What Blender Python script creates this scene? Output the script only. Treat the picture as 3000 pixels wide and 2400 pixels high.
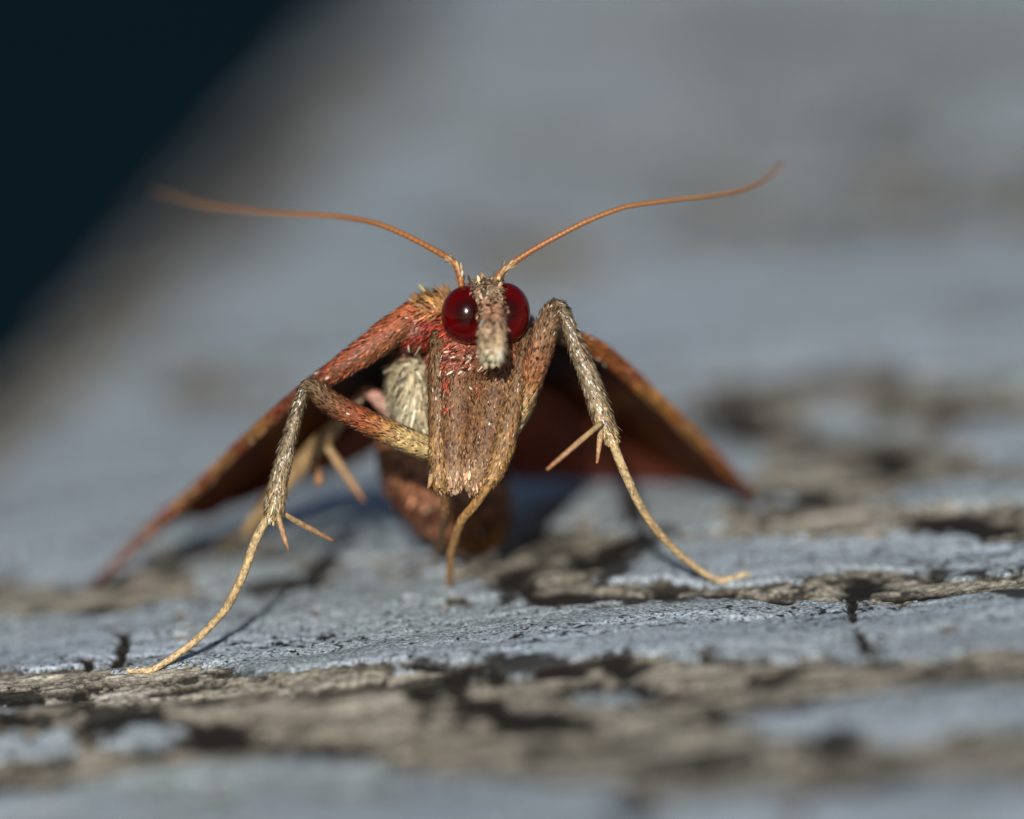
import bpy, math, random
import numpy as np
from mathutils import Vector, Matrix

# ------------------------------------------------------------------ scene
for o in list(bpy.data.objects):
    bpy.data.objects.remove(o)
scene = bpy.context.scene
COL = scene.collection
rng = np.random.default_rng(7)
random.seed(7)
S = 0.001            # all shapes are worked out in millimetres, the scene is in metres

# ------------------------------------------------------------------ camera
DF = 150.0           # mm from the lens to the plane of focus
W = 24.0             # mm seen across the frame in that plane
PITCH = math.radians(12.5)
ROLL = math.radians(6.5)
fwd = np.array([0, math.cos(PITCH), -math.sin(PITCH)])
r0 = np.array([1.0, 0, 0])
u0 = np.array([0, math.sin(PITCH), math.cos(PITCH)])
RV = math.cos(ROLL) * r0 - math.sin(ROLL) * u0
UV = math.sin(ROLL) * r0 + math.cos(ROLL) * u0
CAM = -DF * (fwd + ((1200 - 1860) / 3000 * W / DF) * UV)

cd = bpy.data.cameras.new('camera')
cam = bpy.data.objects.new('camera', cd)
COL.objects.link(cam)
cam.matrix_world = Matrix(((RV[0], UV[0], -fwd[0], CAM[0] * S),
                           (RV[1], UV[1], -fwd[1], CAM[1] * S),
                           (RV[2], UV[2], -fwd[2], CAM[2] * S),
                           (0, 0, 0, 1)))
cd.sensor_width = 36
cd.lens = 36 * DF / W
cd.clip_start = 0.005
cd.clip_end = 50
cd.dof.use_dof = True
cd.dof.focus_distance = DF * S
cd.dof.aperture_fstop = 26
scene.camera = cam

# ------------------------------------------------------------------ light
SUN_EL = math.radians(26)
SUN_AZ = math.radians(-4)      # seen from the moth: straight ahead, a little to the left of the lens
w = bpy.data.worlds.new('World')
scene.world = w
w.use_nodes = True
nt = w.node_tree
sky = nt.nodes.new('ShaderNodeTexSky')
sky.sky_type = 'NISHITA'
sky.sun_disc = False
sky.sun_elevation = SUN_EL
to_sun = np.array([math.sin(SUN_AZ) * math.cos(SUN_EL), -math.cos(SUN_AZ) * math.cos(SUN_EL), math.sin(SUN_EL)])
sky.sun_rotation = math.atan2(to_sun[0], to_sun[1])
bg = nt.nodes['Background']
bg.inputs['Strength'].default_value = 0.05
nt.links.new(sky.outputs[0], bg.inputs[0])
sd = bpy.data.lights.new('sun', 'SUN')
sd.energy = 4.8
sd.angle = math.radians(0.5)
sd.color = (1, 0.95, 0.86)
so = bpy.data.objects.new('sun', sd)
COL.objects.link(so)
so.rotation_euler = Vector(to_sun).to_track_quat('Z', 'Y').to_euler()
scene.view_settings.view_transform = 'Standard'
scene.view_settings.look = 'None'
scene.view_settings.exposure = 0.0
scene.view_settings.gamma = 1
scene.render.resolution_x = 1024
scene.render.resolution_y = 819

# ------------------------------------------------------------------ measuring helpers
def P(px, py, dep):
    """point at photo position (3000 wide) and dep mm behind the focus plane -> world mm"""
    k = W / 3000 / DF
    return CAM + (DF + dep) * (fwd + (px - 1500) * k * RV + (1200 - py) * k * UV)

def G(px, py):
    """the point of the board plane there"""
    k = W / 3000 / DF
    d = fwd + (px - 1500) * k * RV + (1200 - py) * k * UV
    return CAM + d * (-CAM[2] / d[2])

def proj(pts):
    q = np.asarray(pts) - CAM
    d = q @ fwd
    k = W / 3000 / DF
    return 1500 + (q @ RV) / d / k, 1200 - (q @ UV) / d / k, d - DF

PX = W / 3000        # mm per photo pixel at the focus plane

def lin(r, g, b):
    f = lambda v: (v / 255 / 12.92) if v / 255 <= .04045 else ((v / 255 + .055) / 1.055) ** 2.4
    return np.array([f(r), f(g), f(b)])

# ------------------------------------------------------------------ numpy noise
def _hash(ix, iy, seed):
    h = (ix.astype(np.int64) * 374761393 + iy.astype(np.int64) * 668265263 + seed * 1442695041) & 0xffffffff
    h = ((h ^ (h >> 13)) * 1274126177) & 0xffffffff
    h = (h ^ (h >> 16)) & 0xffffffff
    return h.astype(np.float64) / 0xffffffff * 2 - 1

def vnoise(x, y, seed=0):
    ix, iy = np.floor(x), np.floor(y)
    fx, fy = x - ix, y - iy
    ux, uy = fx * fx * fx * (fx * (fx * 6 - 15) + 10), fy * fy * fy * (fy * (fy * 6 - 15) + 10)
    a, b = _hash(ix, iy, seed), _hash(ix + 1, iy, seed)
    c, d = _hash(ix, iy + 1, seed), _hash(ix + 1, iy + 1, seed)
    return (a * (1 - ux) + b * ux) * (1 - uy) + (c * (1 - ux) + d * ux) * uy

def fbm(x, y, seed=0, octv=4, gain=.5):
    v, a = 0, 1
    for i in range(octv):
        v = v + a * vnoise(x * 2 ** i + 17.3 * i, y * 2 ** i - 9.1 * i, seed + i)
        a *= gain
    return v

def sstep(a, b, x):
    t = np.clip((x - a) / (b - a), 0, 1)
    return t * t * (3 - 2 * t)

# ------------------------------------------------------------------ materials
def new_mat(name):
    m = bpy.data.materials.new(name)
    m.use_nodes = True
    n = m.node_tree
    b = n.nodes['Principled BSDF']
    return m, n, b

def node(n, kind, **kw):
    x = n.nodes.new(kind)
    for k, v in kw.items():
        if k in x.inputs.keys():
            x.inputs[k].default_value = v
        else:
            setattr(x, k, v)
    return x

def coords(n, scale):
    tc = node(n, 'ShaderNodeTexCoord')
    mp = node(n, 'ShaderNodeMapping')
    mp.inputs['Scale'].default_value = scale
    n.links.new(tc.outputs['Object'], mp.inputs['Vector'])
    return mp.outputs[0]

def ramp(n, fac, stops):
    r = node(n, 'ShaderNodeValToRGB')
    e = r.color_ramp.elements
    while len(e) < len(stops):
        e.new(.5)
    for k, (p, c) in enumerate(stops):
        e[k].position = p
        e[k].color = tuple(c) + (1,) if len(c) == 3 else c
    n.links.new(fac, r.inputs[0])
    return r.outputs[0]

def mix(n, fac, a, b, mode='MIX'):
    x = node(n, 'ShaderNodeMix', data_type='RGBA', blend_type=mode)
    for s, v in ((0, fac), (6, a), (7, b)):
        if isinstance(v, (int, float)):
            x.inputs[s].default_value = v
        elif isinstance(v, (tuple, list, np.ndarray)):
            x.inputs[s].default_value = tuple(v)[:3] + (1,)
        else:
            n.links.new(v, x.inputs[s])
    return x.outputs[2]

def noise(n, vec, scale, detail=4, rough=.55):
    t = node(n, 'ShaderNodeTexNoise', Scale=scale, Detail=detail, Roughness=rough)
    n.links.new(vec, t.inputs['Vector'])
    return t.outputs['Fac']

def bump(n, b, h, dist, strength=1.0, prev=None):
    x = node(n, 'ShaderNodeBump', Distance=dist, Strength=strength)
    n.links.new(h, x.inputs['Height'])
    if prev is not None:
        n.links.new(prev, x.inputs['Normal'])
    n.links.new(x.outputs[0], b.inputs['Normal'])
    return x.outputs[0]

MM = 1000.0
# blue grey, chalky old paint with black pin holes
def paint_material():
    m, n, b = new_mat('old_blue_grey_paint')
    v = coords(n, (MM, MM, MM))
    vs = coords(n, (MM * .35, MM, MM))
    big = noise(n, vs, .22, 4, .6)
    c = ramp(n, big, [(.28, (.285, .332, .342)), (.48, (.335, .388, .432)), (.7, (.42, .49, .58))])
    g = noise(n, v, 11.0, 3, .7)
    c = mix(n, 1.0, c, ramp(n, g, [(.36, (.22, .24, .27)), (.46, (.8, .8, .8)), (.55, (1.1, 1.1, 1.1)), (.64, (1.75, 1.78, 1.8))]), 'MULTIPLY')
    sp = noise(n, v, 3.6, 3, .7)
    msk = noise(n, vs, .5, 2, .5)
    add = node(n, 'ShaderNodeMath', operation='MULTIPLY_ADD')
    n.links.new(msk, add.inputs[0]); add.inputs[1].default_value = .35
    n.links.new(sp, add.inputs[2])
    c = mix(n, ramp(n, add.outputs[0], [(.765, (0, 0, 0)), (.81, (1, 1, 1))]), c, (.02, .018, .018))
    a = node(n, 'ShaderNodeAttribute', attribute_name='Stain')
    c = mix(n, a.outputs['Fac'], c, (.022, .02, .017))
    n.links.new(c, b.inputs['Base Color'])
    b.inputs['Roughness'].default_value = .75
    b.inputs['Specular IOR Level'].default_value = .25
    p = bump(n, b, g, .00004, .8)
    bump(n, b, noise(n, v, 1.6, 4, .6), .00008, .5, p)
    return m

def wood_material():
    m, n, b = new_mat('weathered_wood')
    v = coords(n, (MM * .12, MM, MM))
    v2 = coords(n, (MM, MM, MM))
    g = noise(n, v, 2.4, 6, .65)
    c = ramp(n, g, [(.3, (.08, .07, .056)), (.43, (.23, .208, .17)), (.58, (.36, .335, .285)), (.75, (.56, .535, .48))])
    f = noise(n, v2, 6, 5, .7)
    c = mix(n, 1.0, c, ramp(n, f, [(.36, (.3, .28, .26)), (.5, (1, 1, 1)), (.64, (1.6, 1.6, 1.6))]), 'MULTIPLY')
    a = node(n, 'ShaderNodeAttribute', attribute_name='Stain')
    c = mix(n, a.outputs['Fac'], c, (.016, .013, .011))
    n.links.new(c, b.inputs['Base Color'])
    b.inputs['Roughness'].default_value = .85
    b.inputs['Specular IOR Level'].default_value = .2
    p = bump(n, b, g, .00018, .9)
    bump(n, b, f, .00006, .8, p)
    return m

def scale_material(name, rough=.5, spec=.4, nscale=7, bdist=.00004, sheen=.0, var=(.62, 1.3)):
    m, n, b = new_mat(name)
    a = node(n, 'ShaderNodeAttribute', attribute_name='Col')
    v = coords(n, (MM, MM, MM))
    f = noise(n, v, nscale, 4, .65)
    k1, k2 = var
    c = mix(n, 1.0, a.outputs['Color'], ramp(n, f, [(.32, (k1,) * 3), (.68, (k2,) * 3)]), 'MULTIPLY')
    n.links.new(c, b.inputs['Base Color'])
    b.inputs['Roughness'].default_value = rough
    b.inputs['Specular IOR Level'].default_value = spec
    bump(n, b, f, bdist, .8)
    return m

def wing_material(name, trans):
    m, n, b = new_mat(name)
    a = node(n, 'ShaderNodeAttribute', attribute_name='Col')
    v = coords(n, (MM, MM, MM))
    f = noise(n, v, 4, 4, .65)
    c = mix(n, 1.0, a.outputs['Color'], ramp(n, f, [(.3, (.6,) * 3), (.7, (1.35,) * 3)]), 'MULTIPLY')
    n.links.new(c, b.inputs['Base Color'])
    b.inputs['Roughness'].default_value = .6
    b.inputs['Specular IOR Level'].default_value = .2
    bump(n, b, f, .00004, .6)
    t = node(n, 'ShaderNodeBsdfTranslucent')
    n.links.new(c, t.inputs['Color'])
    x = node(n, 'ShaderNodeMixShader')
    x.inputs[0].default_value = trans
    n.links.new(b.outputs[0], x.inputs[1])
    n.links.new(t.outputs[0], x.inputs[2])
    n.links.new(x.outputs[0], n.nodes['Material Output'].inputs['Surface'])
    return m

def eye_material():
    m, n, b = new_mat('dark_red_eye')
    v = coords(n, (MM, MM, MM))
    vo = node(n, 'ShaderNodeTexVoronoi', Scale=26.0)
    n.links.new(v, vo.inputs['Vector'])
    a = node(n, 'ShaderNodeAttribute', attribute_name='Col')
    c = mix(n, 1.0, a.outputs['Color'], ramp(n, noise(n, v, 1.3, 3, .5), [(.3, (.8,) * 3), (.7, (1.2,) * 3)]), 'MULTIPLY')
    n.links.new(c, b.inputs['Base Color'])
    b.inputs['Roughness'].default_value = .16
    b.inputs['Specular IOR Level'].default_value = .2
    b.inputs['Coat Weight'].default_value = .12
    b.inputs['Coat Roughness'].default_value = .07
    bump(n, b, vo.outputs['Distance'], .000004, .25)
    return m

MAT = dict(paint=paint_material(), wood=wood_material(),
           skin=scale_material('scaly_skin', .55, .35, 8, .00005),
           scales=scale_material('wing_scales', .45, .35, 14, .00001, var=(.85, 1.12)),
           glint=scale_material('silvery_scales', .26, .8, 14, .00001, var=(.85, 1.12)),
           smooth=scale_material('antenna_cuticle', .4, .5, 10, .00001, var=(.8, 1.15)),
           forewing=wing_material('forewing_membrane', .3), hindwing=wing_material('hindwing_membrane', .6),
           eye=eye_material())
md, nd, bd = new_mat('soil_painted_shade')
cc = ramp(nd, noise(nd, coords(nd, (1, 1, 1)), 6, 4), [(.3, (.003, .009, .014)), (.7, (.006, .017, .025))])  # deep shade put into the base colour as near-black blue
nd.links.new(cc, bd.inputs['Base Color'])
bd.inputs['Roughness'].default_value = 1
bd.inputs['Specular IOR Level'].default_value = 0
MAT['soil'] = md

# ------------------------------------------------------------------ mesh helper
def make(name, verts, faces, mat, parent=None, col=None, stain=None, smooth=True, origin=(0, 0, 0)):
    """verts in world mm; faces: list of index tuples or an (n,4)/(n,3) int array"""
    v = (np.asarray(verts, float) - np.asarray(origin)) * S
    me = bpy.data.meshes.new(name)
    if isinstance(faces, np.ndarray):
        k = faces.shape[1]
        me.vertices.add(len(v)); me.loops.add(faces.size); me.polygons.add(len(faces))
        me.vertices.foreach_set('co', v.astype(np.float32).ravel())
        me.loops.foreach_set('vertex_index', faces.astype(np.int32).ravel())
        me.polygons.foreach_set('loop_start', np.arange(0, faces.size, k, dtype=np.int32))
        me.update(calc_edges=True)
        me.validate()
    else:
        me.from_pydata(v.tolist(), [], faces)
    if smooth:
        me.polygons.foreach_set('use_smooth', np.ones(len(me.polygons), bool))
    if col is not None:
        a = me.attributes.new('Col', 'FLOAT_COLOR', 'POINT')
        c4 = np.ones((len(v), 4), np.float32); c4[:, :3] = np.clip(col, 0, 1)
        a.data.foreach_set('color', c4.ravel())
    if stain is not None:
        a = me.attributes.new('Stain', 'FLOAT', 'POINT')
        a.data.foreach_set('value', np.asarray(stain, np.float32))
    me.materials.append(mat)
    ob = bpy.data.objects.new(name, me)
    COL.objects.link(ob)
    if parent is not None:
        ob.parent = parent
    return ob

# ================================================================== THE BOARD
K = 3000 / 2156
def poly(pts):
    return np.array([G(x * K, y * K)[:2] for x, y in pts])

wood_polys = [poly(p) for p in [
    [(-140, 1418), (300, 1416), (600, 1420), (900, 1410), (1200, 1405), (1500, 1402), (1700, 1388), (1850, 1378), (2156, 1362), (2320, 1352),
     (2320, 1420), (2100, 1432), (1950, 1440), (1800, 1468), (1700, 1482), (1580, 1498), (1545, 1512), (1640, 1535), (1750, 1545), (1900, 1552),
     (2000, 1540), (2320, 1530), (2320, 1660), (2000, 1652), (1700, 1665), (1500, 1675), (1390, 1690), (1330, 1740), (1270, 1740), (1345, 1665),
     (1250, 1648), (1000, 1628), (850, 1612), (700, 1600), (470, 1604), (300, 1640), (100, 1668), (-140, 1680)],
    [(-140, 1190), (0, 1195), (180, 1225), (260, 1215), (330, 1175), (420, 1150), (520, 1155), (620, 1170), (800, 1180), (900, 1185), (960, 1205),
     (1020, 1190), (1100, 1170), (1200, 1150), (1330, 1140), (1400, 1135), (1400, 1165), (1330, 1195), (1320, 1235), (1500, 1245), (1700, 1232),
     (1790, 1200), (1870, 1195), (2000, 1195), (2156, 1185), (2320, 1180), (2320, 1225), (2156, 1232), (2000, 1245), (1850, 1248), (1800, 1232),
     (1700, 1243), (1500, 1264), (1280, 1275), (1130, 1285), (1060, 1262), (1010, 1240), (930, 1212), (800, 1225), (700, 1240), (560, 1262),
     (520, 1262), (300, 1270), (200, 1295), (0, 1303), (-140, 1305)],
    [(1090, 1135), (1150, 1120), (1300, 1130), (1480, 1125), (1520, 1080), (1620, 1060), (1800, 1062), (2156, 1058), (2320, 1055), (2320, 1120),
     (2156, 1125), (1900, 1100), (1800, 1118), (1650, 1148), (1450, 1160), (1330, 1150), (1200, 1160), (1100, 1165)],
    [(1430, 800), (1600, 800), (1800, 790), (2000, 800), (2320, 800), (2320, 845), (2050, 860), (1900, 870), (1750, 880), (1830, 905), (1900, 900),
     (1980, 950), (2320, 985), (2320, 1020), (2050, 1018), (1950, 1035), (1800, 1050), (1650, 1055), (1600, 1030), (1560, 960), (1480, 900), (1420, 850)],
    [(380, 765), (560, 770), (650, 800), (560, 835), (400, 830)],
    [(930, 480), (1200, 500), (1350, 520), (1330, 570), (1150, 585), (960, 560)],
    [(1000, 268), (1500, 262), (1700, 275), (2340, 300), (2340, 350), (1900, 345), (1500, 335), (1050, 330)],
    [(1300, 405), (1700, 405), (2340, 375), (2340, 465), (1900, 480), (1500, 490), (1350, 465)],
    [(1150, 60), (1500, 45), (1900, 60), (2340, 90), (2340, 150), (1900, 125), (1600, 130), (1300, 125), (1100, 100)],
    [(800, 60), (980, 120), (760, 290), (560, 420), (430, 560), (200, 740), (0, 920), (-250, 1100), (-250, 800), (0, 640), (300, 380), (600, 150)],
]]
islands = [poly(p) for p in [
    [(-60, 1500), (60, 1505), (78, 1525), (-60, 1537)],
    [(190, 1487), (290, 1490), (275, 1506), (200, 1501)],
    [(255, 1570), (390, 1563), (405, 1590), (300, 1600), (250, 1590)],
    [(-40, 1600), (100, 1588), (125, 1610), (-40, 1628)],
    [(390, 1205), (520, 1195), (700, 1200), (880, 1205), (800, 1222), (600, 1240), (430, 1240)],
    [(1240, 1470), (1320, 1466), (1310, 1490), (1250, 1492)],
]]
stains = [poly(p) for p in [
    [(1020, 1235), (1060, 1190), (1130, 1195), (1120, 1265), (1080, 1275)],
    [(1190, 1195), (1260, 1160), (1395, 1135), (1390, 1165), (1330, 1190), (1290, 1235), (1250, 1215)],
    [(1100, 1262), (1290, 1255), (1420, 1248), (1600, 1252), (1700, 1236), (1700, 1244), (1560, 1262), (1280, 1276), (1130, 1280)],
    [(1778, 1240), (1800, 1203), (1838, 1203), (1832, 1246), (1795, 1264)],
    [(190, 1283), (230, 1278), (255, 1296), (215, 1302)],
    [(540, 1252), (570, 1228), (620, 1222), (690, 1225), (640, 1246), (560, 1264)],
    [(1990, 1185), (2200, 1188), (2200, 1200), (2000, 1196)], [(2070, 1224), (2200, 1226), (2200, 1240), (2110, 1246)],
    [(1850, 1228), (1990, 1224), (2010, 1238), (1860, 1243)],
    [(1900, 1110), (1950, 1085), (2060, 1078), (2120, 1122), (2060, 1112)],
    [(1620, 1050), (1660, 1018), (1710, 1022), (1745, 1060), (1680, 1068)], [(1830, 952), (1850, 920), (1890, 930), (1925, 972), (1850, 978)],
    [(1505, 880), (1560, 855), (1615, 885), (1595, 918), (1540, 908)],
    [(870, 1409), (1000, 1403), (1150, 1402), (1260, 1420), (1100, 1428), (950, 1426)],
    [(1295, 1402), (1340, 1415), (1350, 1450), (1325, 1455), (1310, 1425)],
    [(0, 1473), (130, 1468), (200, 1490), (100, 1507), (0, 1500)], [(190, 1507), (400, 1488), (480, 1495), (400, 1517), (250, 1524)],
    [(20, 1550), (130, 1545), (150, 1568), (60, 1575)], [(160, 1560), (250, 1545), (245, 1578), (170, 1582)], [(270, 1545), (370, 1538), (360, 1562), (280, 1564)],
    [(400, 1560), (500, 1545), (520, 1575), (420, 1585)], [(900, 1475), (1150, 1500), (1260, 1530), (1100, 1548), (950, 1520)],
    [(620, 1570), (760, 1560), (800, 1582), (650, 1592)], [(1500, 1490), (1700, 1476), (1640, 1500), (1540, 1512)], [(1900, 1440), (2200, 1415), (2200, 1430), (1950, 1448)],
    [(1700, 1555), (1790, 1540), (1800, 1590), (1740, 1595)], [(1290, 1720), (1350, 1660), (1395, 1690), (1320, 1740)],
]]
cracks = [poly(p) for p in [
    [(1785, 1238), (1801, 1240), (1799, 1300), (1815, 1338), (1840, 1362), (1840, 1380), (1815, 1364), (1795, 1330), (1784, 1290)],
    [(236, 1332), (274, 1353), (276, 1376), (247, 1416), (228, 1416), (256, 1375), (254, 1359)],
    [(172, 1396), (200, 1400), (196, 1416), (176, 1416)],
]]

def poly_sd(x, y, pg):
    """signed distance, negative inside"""
    d = np.full(x.shape, 1e9)
    ins = np.zeros(x.shape, bool)
    n = len(pg)
    for i in range(n):
        ax, ay = pg[i]; bx, by = pg[(i + 1) % n]
        ex, ey = bx - ax, by - ay
        wx, wy = x - ax, y - ay
        t = np.clip((wx * ex + wy * ey) / (ex * ex + ey * ey + 1e-12), 0, 1)
        d = np.minimum(d, (wx - ex * t) ** 2 + (wy - ey * t) ** 2)
        c = ((ay <= y) & (by > y)) | ((by <= y) & (ay > y))
        with np.errstate(divide='ignore', invalid='ignore'):
            xi = ax + (y - ay) / (by - ay if by != ay else 1e-12) * ex
        ins ^= c & (x < xi)
    d = np.sqrt(d)
    return np.where(ins, -d, d)

EA, EB = G(900, 0)[:2], G(0, 890)[:2]        # the cut left-hand end of the board
ed = (EB - EA) / np.linalg.norm(EB - EA)
en = np.array([-ed[1], ed[0]])
if en @ (np.array([0, 0]) - EA) < 0:
    en = -en
ridge = poly([(-200, 1566), (0, 1545), (470, 1500), (700, 1490), (1000, 1480), (1300, 1478)])

def board(x, y):
    """wood height, paint coverage (mm inside the paint), stain and darker end 0..1"""
    e = (x - EA[0]) * en[0] + (y - EA[1]) * en[1]         # distance inside the end of the board
    far = np.clip(y / 40, 0, 1)
    # wobble of every outline, long along the grain
    wob = .55 * fbm(x * .45, y * .5, 3, 5, .6) + .18 * fbm(x * 2.2, y * 1.4, 11, 4, .6)
    wob = wob * (1 + 2 * far)
    m = np.full(x.shape, 1e9)
    for p in wood_polys:
        m = np.minimum(m, poly_sd(x, y, p))
    for p in islands:
        m = np.maximum(m, -poly_sd(x, y, p))
    m = m + wob
    fine = .10 * fbm(x * 5, y * 4, 23, 3, .6)
    for p in cracks:
        m = np.minimum(m, poly_sd(x, y, p) + fine)
    # little chips out of the paint
    chip = fbm(x * .9, y * .6, 41, 4, .6)
    m = np.minimum(m, (1.12 - chip) * 1.1)
    st = np.zeros(x.shape)
    for p in stains:
        st = np.maximum(st, sstep(.22, -.22, poly_sd(x, y, p) - .18 + .42 * fbm(x * 1.3, y * 1.1, 31, 4, .65)))
    for p in cracks:
        st = np.maximum(st, sstep(.10, -.02, poly_sd(x, y, p) + fine))
    streak = fbm(x * .5, y * 1.5, 57, 5, .65)
    st = np.maximum(st, .92 * sstep(.42, .62, streak) * sstep(.15, -.2, m))
    mott = fbm(x * .75, y * 1.9, 83, 5, .72)
    st = np.maximum(st, .9 * sstep(.34, .55, mott) * sstep(.35, -.05, m))
    # black line along some paint edges
    st = np.maximum(st, .85 * sstep(.22, .0, np.abs(m + .1)) * sstep(-.05, .35, fbm(x * .35, y * .3, 71, 3)))
    st = np.maximum(st, 0.6 * sstep(8, 0, e + 3 * fbm(x * .15, y * .08, 77, 3)))  # darker towards the left-hand end of the board
    und = .22 * fbm(x * .08, y * .13, 5, 3) + .07 * fbm(x * .25, y * .9, 6, 4)
    z = und - .07 * sstep(.1, -.9, m) - .09 * st * sstep(.1, -.1, m) + .035 * fbm(x * .7, y * 3.2, 9, 4, .6) * sstep(.2, -.2, m)
    yr = np.interp(x, ridge[:, 0], ridge[:, 1])
    q = y - yr
    rz = np.where(q < 0, np.exp(-(q / 2.6) ** 2), np.exp(-(q / .8) ** 2)) * sstep(3.5, -3, x)
    z = z + .42 * rz - .22 * np.exp(-((q - 1.8) / 1.2) ** 2) * sstep(3.5, -3, x)
    e = (x - EA[0]) * en[0] + (y - EA[1]) * en[1]         # distance inside the end of the board
    z = z - np.clip(-e, 0, 40) * 2.2 - 2.5 * np.clip(1 - e / 9, 0, 1.0) ** 2
    return z, m, st, e

def spaced(fine_lo, fine_hi, step, lo, hi, grow, maxstep):
    a = list(np.arange(fine_lo, fine_hi, step))
    s, v, left = step, fine_lo, []
    while v > lo:
        s = min(s * grow, maxstep); v -= s; left.append(v)
    s, v, right = step, a[-1], []
    while v < hi:
        s = min(s * grow, maxstep); v += s; right.append(v)
    return np.array(left[::-1] + a + right)

gx = spaced(-14, 14, .05, -120, 140, 1.06, 4)
gy = spaced(-5.5, 7, .06, -70, 260, 1.02, 4)
XX, YY = np.meshgrid(gx, gy)
ZW, MM_, ST, EE = board(XX, YY)
nr, nc = XX.shape
idx = np.arange(nr * nc).reshape(nr, nc)
quads = np.stack([idx[:-1, :-1], idx[:-1, 1:], idx[1:, 1:], idx[1:, :-1]], -1)

# the solid board: height field, bottom far below
keep = (EE[:-1, :-1] > -9) | (EE[1:, 1:] > -9)
fq = quads[keep].reshape(-1, 4)
def compact(faces, *arrs):
    u, inv = np.unique(faces, return_inverse=True)
    return inv.reshape(faces.shape), [a.ravel()[u] for a in arrs]
ff, (bx, by, bz, bs) = compact(fq, XX, YY, ZW, ST)
board_ob = make('weathered_board', np.stack([bx, by, bz], -1), ff, MAT['wood'], stain=bs)
board_ob['kind'] = 'structure'
board_ob['label'] = 'weathered wooden board with peeling blue grey paint under the moth'

# the paint lying on it, one sheet for each patch that hangs together
T = .06
off = T * np.clip(MM_ / .13, -1, 1) + .03 * np.exp(-((MM_ - .3) / .22) ** 2) * (.5 + .5 * fbm(XX * .6, YY * .6, 91, 3))
ZP = ZW + off
inside = (MM_ > 0) & (EE > -8)
cell = inside[:-1, :-1] | inside[1:, :-1] | inside[:-1, 1:] | inside[1:, 1:]
# run-length union find
par = []
def find(a):
    while par[a] != a:
        par[a] = par[par[a]]; a = par[a]
    return a
lab = np.full(cell.shape, -1, int)
prev = []
for r in range(cell.shape[0]):
    row = cell[r].astype(np.int8)
    dfr = np.diff(np.concatenate([[0], row, [0]]))
    runs = []
    for s0, e0 in zip(np.where(dfr == 1)[0], np.where(dfr == -1)[0]):
        par.append(len(par)); l = len(par) - 1
        for (ps, pe, pl) in prev:
            if ps < e0 and pe > s0:
                par[find(pl)] = find(l)
        runs.append((s0, e0, l)); lab[r, s0:e0] = l
    prev = runs
roots = np.array([find(i) for i in range(len(par))])
lab2 = np.where(lab >= 0, roots[np.clip(lab, 0, None)], -1)
ids, cnt = np.unique(lab2[lab2 >= 0], return_counts=True)
order = ids[np.argsort(-cnt)]
cnts = np.sort(cnt)[::-1]

def dilate(mk):
    o = mk.copy()
    o[1:] |= mk[:-1]; o[:-1] |= mk[1:]; o[:, 1:] |= mk[:, :-1]; o[:, :-1] |= mk[:, 1:]
    return o
small = np.zeros(cell.shape, bool)
nbig = 0
for l, c in zip(order, cnts):
    mk = lab2 == l
    if c < 260 or nbig >= 60:
        small |= mk
        continue
    f = quads[dilate(dilate(mk))].reshape(-1, 4)
    f, (ax, ay, az, as_) = compact(f, XX, YY, ZP, ST)
    o = make('paint_patch', np.stack([ax, ay, az], -1), f, MAT['paint'], parent=board_ob, stain=as_ * .95)
    nbig += 1
if small.any():
    f = quads[dilate(dilate(small))].reshape(-1, 4)
    f, (ax, ay, az, as_) = compact(f, XX, YY, ZP, ST)
    o = make('paint_flakes', np.stack([ax, ay, az], -1), f, MAT['paint'], parent=board_ob, stain=as_ * .95)
    o['kind'] = 'stuff'

def surf(x, y):
    """top of paint or wood at one place"""
    z, m, st, e = board(np.array([x]), np.array([y]))
    o = T * np.clip(m / .13, -1, 1) + .03 * np.exp(-((m - .3) / .22) ** 2) * (.5 + .5 * fbm(np.array([x * .6]), np.array([y * .6]), 91, 3))
    return float(z[0] + max(0, o[0]))

def foot(px, py):
    """where the sight line meets the real surface"""
    k = W / 3000 / DF
    d = fwd + (px - 1500) * k * RV + (1200 - py) * k * UV
    t = -CAM[2] / d[2]
    for i in range(6):
        p = CAM + d * t
        h = surf(p[0], p[1])
        t = (h - CAM[2]) / d[2]
    return CAM + d * t

# ground far below the board, its deep shade painted into the colour
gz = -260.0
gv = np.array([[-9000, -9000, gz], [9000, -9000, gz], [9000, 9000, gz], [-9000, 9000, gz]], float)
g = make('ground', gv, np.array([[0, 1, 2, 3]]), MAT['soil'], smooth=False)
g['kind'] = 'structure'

# ================================================================== THE MOTH
base = G(1380, 1700); base[2] = 0
ROOT = bpy.data.objects.new('moth', None)
COL.objects.link(ROOT)
ROOT.location = tuple(base * S)
ROOT.empty_display_size = .004
ROOT['label'] = 'reddish brown moth with round dark red eyes and long thin antennae standing on the board'
ROOT['category'] = 'moth'

def part(name, v, f, mat, col, parent=None, kind=None, smooth=True):
    o = make(name, v, f, mat, parent=parent or ROOT, col=col * .86, origin=base, smooth=smooth)
    if kind:
        o['kind'] = kind
    return o

def cr(pts, n):
    """Catmull-Rom through rows of pts, evenly by chord length"""
    p = np.asarray(pts, float)
    d = np.concatenate([[0], np.cumsum(np.linalg.norm(np.diff(p[:, :3], axis=0), axis=1))])
    q = np.vstack([2 * p[0] - p[1], p, 2 * p[-1] - p[-2]])
    out = []
    for s in np.linspace(0, d[-1], n):
        i = min(np.searchsorted(d, s, side='right') - 1, len(p) - 2)
        t = (s - d[i]) / max(d[i + 1] - d[i], 1e-9)
        a, b, c, e = q[i], q[i + 1], q[i + 2], q[i + 3]
        out.append(.5 * (2 * b + (c - a) * t + (2 * a - 5 * b + 4 * c - e) * t * t + (3 * b - a - 3 * c + e) * t ** 3))
    return np.array(out)

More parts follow.
